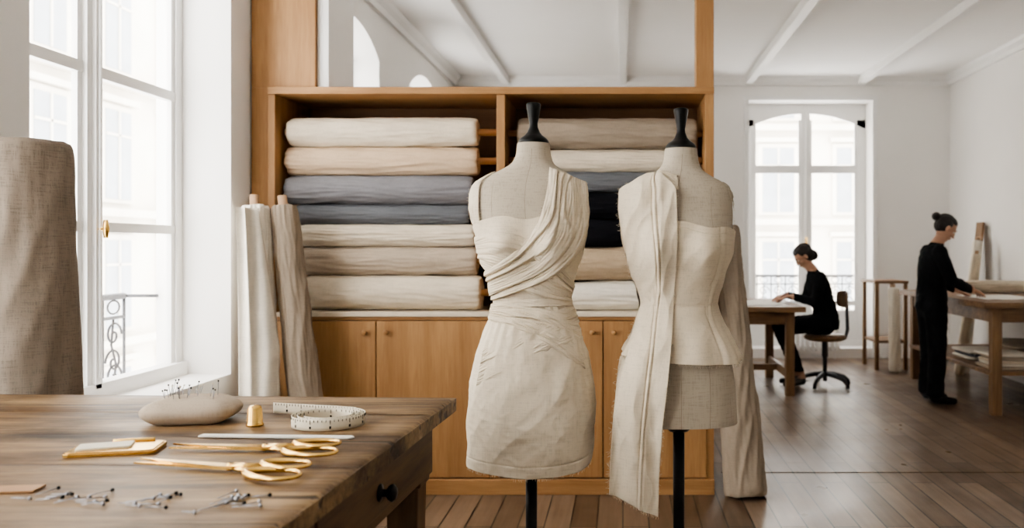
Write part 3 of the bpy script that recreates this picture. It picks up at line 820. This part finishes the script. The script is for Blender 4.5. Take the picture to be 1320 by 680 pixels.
ribbon(F1,'under_wrap',E([(614,306),(645,300),(685,308),(722,338),(742,366)]),E([(622,350),(645,360),(680,374),(708,382),(736,387)]),.009,3,.009,M1,M_muslin,seed=2,warp=.5)
ribbon(F1,'over_wrap',E([(711,218),(708,252),(697,290),(668,326),(626,350)]),E([(757,236),(760,282),(748,324),(712,358),(637,386)]),.013,4,.015,M1,M_muslin,seed=4,warp=.5,cr=.003)
ribbon(F1,'strap_back',E([(711,218),(700,260),(690,300),(680,330)]),E([(757,236),(760,270),(755,310),(745,345)]),.010,4,.005,M1,M_muslin,seed=5,side=1)
ribbon(F1,'waistband',E([(635,383),(685,382),(740,384)]),E([(635,391),(685,392),(741,392)]),.011,0,0,M1,M_muslin,seed=6,cr=.0015,ns=14)
ribbon(F1,'hip_drape_low',E([(742,392),(705,402),(668,420),(628,446)]),E([(752,436),(716,446),(676,466),(620,492)]),.010,2,.008,M1,M_muslin,seed=8,cr=.003,warp=.3)
ribbon(F1,'hip_drape_high',E([(636,390),(670,391),(710,396),(744,406)]),E([(632,410),(670,418),(714,440),(756,472)]),.013,2,.008,M1,M_muslin,seed=9,cr=.003,warp=.4)
ribbon(F1,'shoulder_patch',E([(640,222),(624,236),(622,262),(624,292)]),E([(602,236),(600,250),(602,275),(608,304)]),.006,0,0,M1,M_muslin,seed=12,cr=.002,ns=16)
def edgepts(l,off=.012,cx=685,side=-1):
    o=[]
    for x,y in l:
        a,z=px(x,y,cx); w,d,c=frm(z); a=max(min(a,c+w+off),c-w-off); o.append((a,surf(a,z,side,off),z))
    return o
fray(F1,edgepts([(602,236),(600,250),(602,275),(608,300)],.006),M1,M_muslin,.010,130,seed=3)
fray(F1,edgepts([(640,222),(624,236),(622,262),(624,292)],.007),M1,M_muslin,.008,100,seed=4)
fray(F1,edgepts([(711,222),(708,255),(697,293)],.016),M1,M_muslin,.005,50,seed=5)
fray(F1,edgepts([(755,236),(758,270),(748,322)],.016),M1,M_muslin,.008,80,seed=5)
F2=empty('dress_form_half_toile'); DZ=-.017; M2=Matrix.Translation((.18,2.75,DZ))
form_body(F2,.835,M2,DZ)
b=MB(); nt_,nv_=280,240
def bod(i,j):
    th=2*math.pi*i/nt_; v=j/(nv_-1); cx_,sn=math.cos(th),math.sin(th)
    xx=cx_*.18
    top=(1.468-.03*abs(cx_)**3+.008*math.cos(xx*40)) if sn<0 else 1.43
    hem=1.050+.012*sn-.012*cx_
    z=hem+(top-hem)*v; x0=frm(z)[2]+frm(z)[0]*cx_
    h=.006+.0025*nz(x0*14,z*14,4+sn)
    q=nz(x0*9+z*4,z*6,9+sn); h+=.0065*(1-abs(q)*3)*.6
    q=nz(x0*20-z*9,z*14,19+sn); h+=.0018*(1-abs(q)*3)
    k=smooth(1.2,1.03,z)
    fl=.022*k
    h+=.007*k*math.sin(th*9+1)
    for sx in(-.075,.075):
        xs=sx*(1+.5*smooth(1.2,1.4,z)+.4*k)
        if sn<0: h-=.003*math.exp(-((x0-xs)/.004)**2); h+=.0025*math.exp(-((x0-xs-.012)/.006)**2)
    h-=.002*math.exp(-((z-1.215)/.004)**2)
    h-=.0015*math.exp(-((z-(top-.02))/.002)**2)
    x,y=fpt(th,z,max(h,.003),fl); return (x,y,z)
b.grid(bod,nt_,nv_,0,True); b.v=[tuple(M2@V(p)) for p in b.v]
o=b.obj('bodice_peplum',[M_muslin2],0,F2); q=o.modifiers.new('s','SOLIDIFY'); q.thickness=.002; q.offset=0
rows=[(222,838,850),(229,822,853),(236,806,862),(245,798,869),(270,797,870),(300,801,870),(340,810,869),(372,817,867),(420,806,864),(470,797,859),(540,790,851),(600,787,847),(640,786,846)]
ry=[r[0] for r in rows]; rl=[(r[1]-875)/400 for r in rows]; rt=[(r[2]-875)/400 for r in rows]
def panel_pt(s,yp,extra=0,side=-1):
    l=float(np.interp(yp,ry,rl)); r_=float(np.interp(yp,ry,rt))
    x=l+(r_-l)*s; z=1.38-(yp-318)/400-DZ
    t=smooth(540,640,yp)
    z+=.03*t-(s-.2)*.06*t
    h=.014+.003*nz(x*18,z*10,6)+extra
    q=nz(x*10+z*2,z*5,2); h+=.010*(1-abs(q)*3)*.6
    q=nz(x*24-z*6,z*11,22); h+=.003*(1-abs(q)*3)
    h+=.006*smooth(400,500,yp)*math.sin(s*9+z*5)
    h+=.006*math.exp(-((s-.62)/.025)**2)-.004*math.exp(-((s-.58)/.015)**2)
    h+=.004*smooth(.66,.70,s)
    zz=max(z,.86); w,d,c=frm(zz)
    hang=smooth(1.02,.85,z)
    if abs(x-c)>w+h: 
        if z>1.05: x=c-(w+h)
    y=surf(x,zz,side,h)
    yf=-(.125+h)+.035*(1-s)+.006*math.sin(s*8+z*9)
    if z<1.16 and side<0: y-=.022*smooth(1.16,1.06,z)
    y=y*(1-hang)+(yf-.008)*hang if side<0 else y
    return (x,y,z)
b=MB()
yps=list(np.linspace(224,640,300))
b.grid(lambda i,j: panel_pt(i/79,yps[j]),80,len(yps),0)
yb=list(np.linspace(224,400,100))
b.grid(lambda i,j: panel_pt(i/39,yb[j],side=1),40,100,0)
b.v=[tuple(M2@V(p)) for p in b.v]
o=b.obj('hanging_front_panel',[M_muslin],0,F2); q=o.modifiers.new('s','SOLIDIFY'); q.thickness=.002; q.offset=0
fray(F2,[panel_pt(0,y) for y in np.linspace(236,640,60)],M2,M_muslin,.010,420,seed=6)
fray(F2,[panel_pt(1,y) for y in np.linspace(236,640,60)],M2,M_muslin,.007,260,seed=7)
fray(F2,[panel_pt(s,640) for s in np.linspace(0,1,20)],M2,M_muslin,.008,90,seed=8,down=True)
fray(F2,[tuple(bod(i,0)) for i in range(150,280,5)],M2,M_muslin,.008,160,seed=9,down=True)
fray(F1,[tuple(dress(i,0)) for i in range(150,300,5)],M1,M_muslin,.007,120,seed=19,down=True)
ribbon(F2,'shoulder_tab',[px(848,214,875),px(852,224,875),px(856,238,875)],[px(872,222,875),px(872,230,875),px(872,240,875)],.008,0,0,M2,M_muslin2,ns=12,nt=20)
ribbon(F2,'shoulder_seam_patch',[px(925,222,875),px(935,232,875),px(940,250,875)],[px(945,228,875),px(953,240,875),px(955,262,875)],.003,0,0,M2,M_form,ns=12,nt=20)
fray(F2,edgepts([(952,240),(954,260),(950,300),(944,320)],.006,875),M2,M_muslin,.006,70,seed=14)
# swivel chair
b=MB(); CX,CY=2.0,8.45
SM=Matrix.Translation((CX,CY,0))
b.lathe([(.0,.465),(.17,.465),(.195,.475),(.2,.49),(.19,.505),(.0,.508)],0,32,SM,cap=False)
b.lathe([(.016,.06),(.016,.3),(.024,.3),(.024,.46),(.07,.465)],1,20,SM)
for k in range(5):
    a=2*math.pi*k/5+.35
    b.tube([(0,0,.13),(.1*math.cos(a),.1*math.sin(a),.12),(.22*math.cos(a),.22*math.sin(a),.09),(.27*math.cos(a),.27*math.sin(a),.05),(.275*math.cos(a),.275*math.sin(a),.012)],[.02,.017,.013,.012,.014],1,10,M=SM)
b.tube([(.12,0,.47),(.2,0,.48),(.225,0,.56),(.215,0,.80)],.012,1,10,M=SM)
def bk(i,j):
    u=i/20-.5; v=j/8-.5
    return (.21-.05*(2*u)**2,u*.36*(1-.25*(2*v)**4),.86+v*.17*(1-.2*(2*u)**4))
b.grid(bk,21,9,2,M=SM)
o=b.obj('swivel_stool_chair',[M_wtl,M_iron,M_wtl]); q=o.modifiers.new('s','SOLIDIFY'); q.thickness=.014; q.offset=0
# ------------------------------------------------------------ background tables
def worktable(name,x0,x1,y0,y1,h,shelf=None,top=.05,leg=.04,M=Matrix()):
    b=MB(); n=4
    for k in range(n): b.box(x0,x1,y0+(y1-y0)*k/n+.001,y0+(y1-y0)*(k+1)/n-.001,h-top,h,0,M)
    i=.11
    b.box(x0+i,x1-i,y0+.1,y0+.125,h-top-.12,h-top,0,M); b.box(x0+i,x1-i,y1-.125,y1-.1,h-top-.12,h-top,0,M)
    b.box(x0+.1,x0+.125,y0+i,y1-i,h-top-.12,h-top,0,M); b.box(x1-.125,x1-.1,y0+i,y1-i,h-top-.12,h-top,0,M)
    for x in(x0+i+.02,x1-i-.02):
        for y in(y0+i,y1-i): b.box(x-leg,x+leg,y-leg,y+leg,0,h-top,1,M)
    if shelf: b.box(x0+.08,x1-.08,y0+.08,y1-.08,shelf-.035,shelf,0,M)
    else:
        b.box(x0+i,x1-i,(y0+y1)/2-.02,(y0+y1)/2+.02,.16,.22,0,M)
        for x in(x0+i+.02,x1-i-.02): b.box(x-.02,x+.02,y0+i,y1-i,.15,.23,1,M)
    b.obj(name,[M_wt,M_wtl],.004)
worktable('sewing_table',.15,1.68,7.82,9.15,.83)
worktable('pattern_cutting_table',2.93,4.02,6.9,9.05,.93,shelf=.36)
def sheet(name,x0,x1,y0,y1,z,mat,curl=.01,seed=0):
    b=MB(); b.grid(lambda i,j:(x0+(x1-x0)*i/20,y0+(y1-y0)*j/20,z+.001+curl*max(0,nz(i*.2+seed,j*.2,seed))),21,21)
    b.obj(name,[mat],solid=.0015)
sheet('pattern_sheet',1.0,1.55,8.0,8.75,.831,M_paper,seed=1)
sheet('pattern_sheet',3.1,3.6,7.25,7.95,.931,M_paper,seed=4)
bolt('fabric_bolt',(3.35,8.35,.995),(3.95,8.3,.995),.055,M_cream,seed=61,nl=30,e0=0,e1=.01)
bolt('fabric_bolt',(3.68,7.55,.98),(3.98,7.7,.98),.04,M_white,seed=62,nl=30,e0=0,e1=.01)
def folded(name,x,y,z,w,d,layers,mats,seed):
    b=MB(); rnd=random.Random(seed); zz=z
    for k in range(layers):
        h=rnd.uniform(.022,.035); ww=w*rnd.uniform(.88,1); dd=d*rnd.uniform(.88,1); ox=rnd.uniform(-.02,.02)
        def P(i,j,h=h,ww=ww,dd=dd,zz=zz,k=k,ox=ox):
            th=2*math.pi*i/40; ph=-math.pi/2+math.pi*j/10
            X=ww/2*S(math.cos(ph),.25)*S(math.cos(th),.25); Y=dd/2*S(math.cos(ph),.25)*S(math.sin(th),.25)
            return (x+X+ox,y+Y,zz+h/2+h/2*S(math.sin(ph),.5)+.003*nz(X*12,Y*12,k))
        b.grid(P,40,11,k%len(mats),True); zz+=h*.97
    b.obj(name,mats)
folded('folded_fabric_stack',3.25,7.25,.36,.38,.4,5,[M_greige,M_white,M_cream],1)
folded('folded_fabric_stack',3.68,7.3,.36,.36,.42,4,[M_cream,M_taupe],2)
folded('folded_fabric_stack',3.3,7.9,.36,.4,.5,3,[M_white,M_grey],3)
folded('folded_fabric_stack',3.75,8.1,.36,.36,.5,5,[M_greige,M_cream],4)
b=MB(); b.box(-.012,.012,-.09,.09,0,1.66,0,Matrix.Translation((3.83,9.55,0.005))@Matrix.Rotation(math.radians(6),4,'Y')); b.obj('leaning_wood_board',[M_wtl],.003)
bolt('fabric_roll',(3.72,9.35,.005),(3.9,9.38,1.45),.06,M_white,seed=71,nl=40,r1=.05,e0=0,coremat=M_card)
bolt('fabric_roll',(3.62,9.2,.005),(3.82,9.22,1.3),.05,M_cream,seed=72,nl=40,r1=.045,e0=0,coremat=M_card)
b=MB(); 
b.box(2.82,3.2,9.55,10.1,.97,1.0); 
for x in(2.85,3.17):
    for y in(9.58,10.07): b.box(x-.02,x+.02,y-.02,y+.02,0,.97,1)
b.box(2.84,3.18,9.57,10.08,.3,.33)
b.obj('side_table',[M_wt,M_wtl],.003)
bolt('fabric_roll',(3.0,9.42,.005),(3.0,9.46,.93),.06,M_white,seed=73,nl=40,e0=0,coremat=M_card)
b=MB()
for k in range(12): b.box(1.95+k*.06,1.99+k*.06,YB-.13,YB-.05,.1,.5)
b.box(1.94,2.67,YB-.11,YB-.07,.12,.16); b.box(1.94,2.67,YB-.11,YB-.07,.44,.48); b.box(1.96,1.98,YB-.1,YB-.08,0,.12); b.box(2.6,2.62,YB-.1,YB-.08,0,.12)
b.obj('radiator',[M_trim],.008)
# ------------------------------------------------------------ light
w=bpy.data.worlds.new('sky'); sc.world=w; w.use_nodes=True; nt=w.node_tree
bg=nt.nodes['Background']; bg.inputs['Color'].default_value=(1,.985,.96,1); bg.inputs['Strength'].default_value=12.5
try:
    sc.view_settings.view_transform='AgX'; sc.view_settings.look='AgX - Medium High Contrast'
except Exception as e: pass
# ------------------------------------------------------------ camera
cam=bpy.data.cameras.new('camera'); co=bpy.data.objects.new('camera',cam); COL.objects.link(co)
co.location=(0,0,1.38); co.rotation_euler=(math.pi/2,0,0)
cam.sensor_width=36; cam.lens=30; cam.shift_x=-143/1320; cam.shift_y=-22/1320
cam.dof.use_dof=True; cam.dof.focus_distance=2.6; cam.dof.aperture_fstop=3.2
cam.clip_start=.05; cam.clip_end=200
sc.camera=co
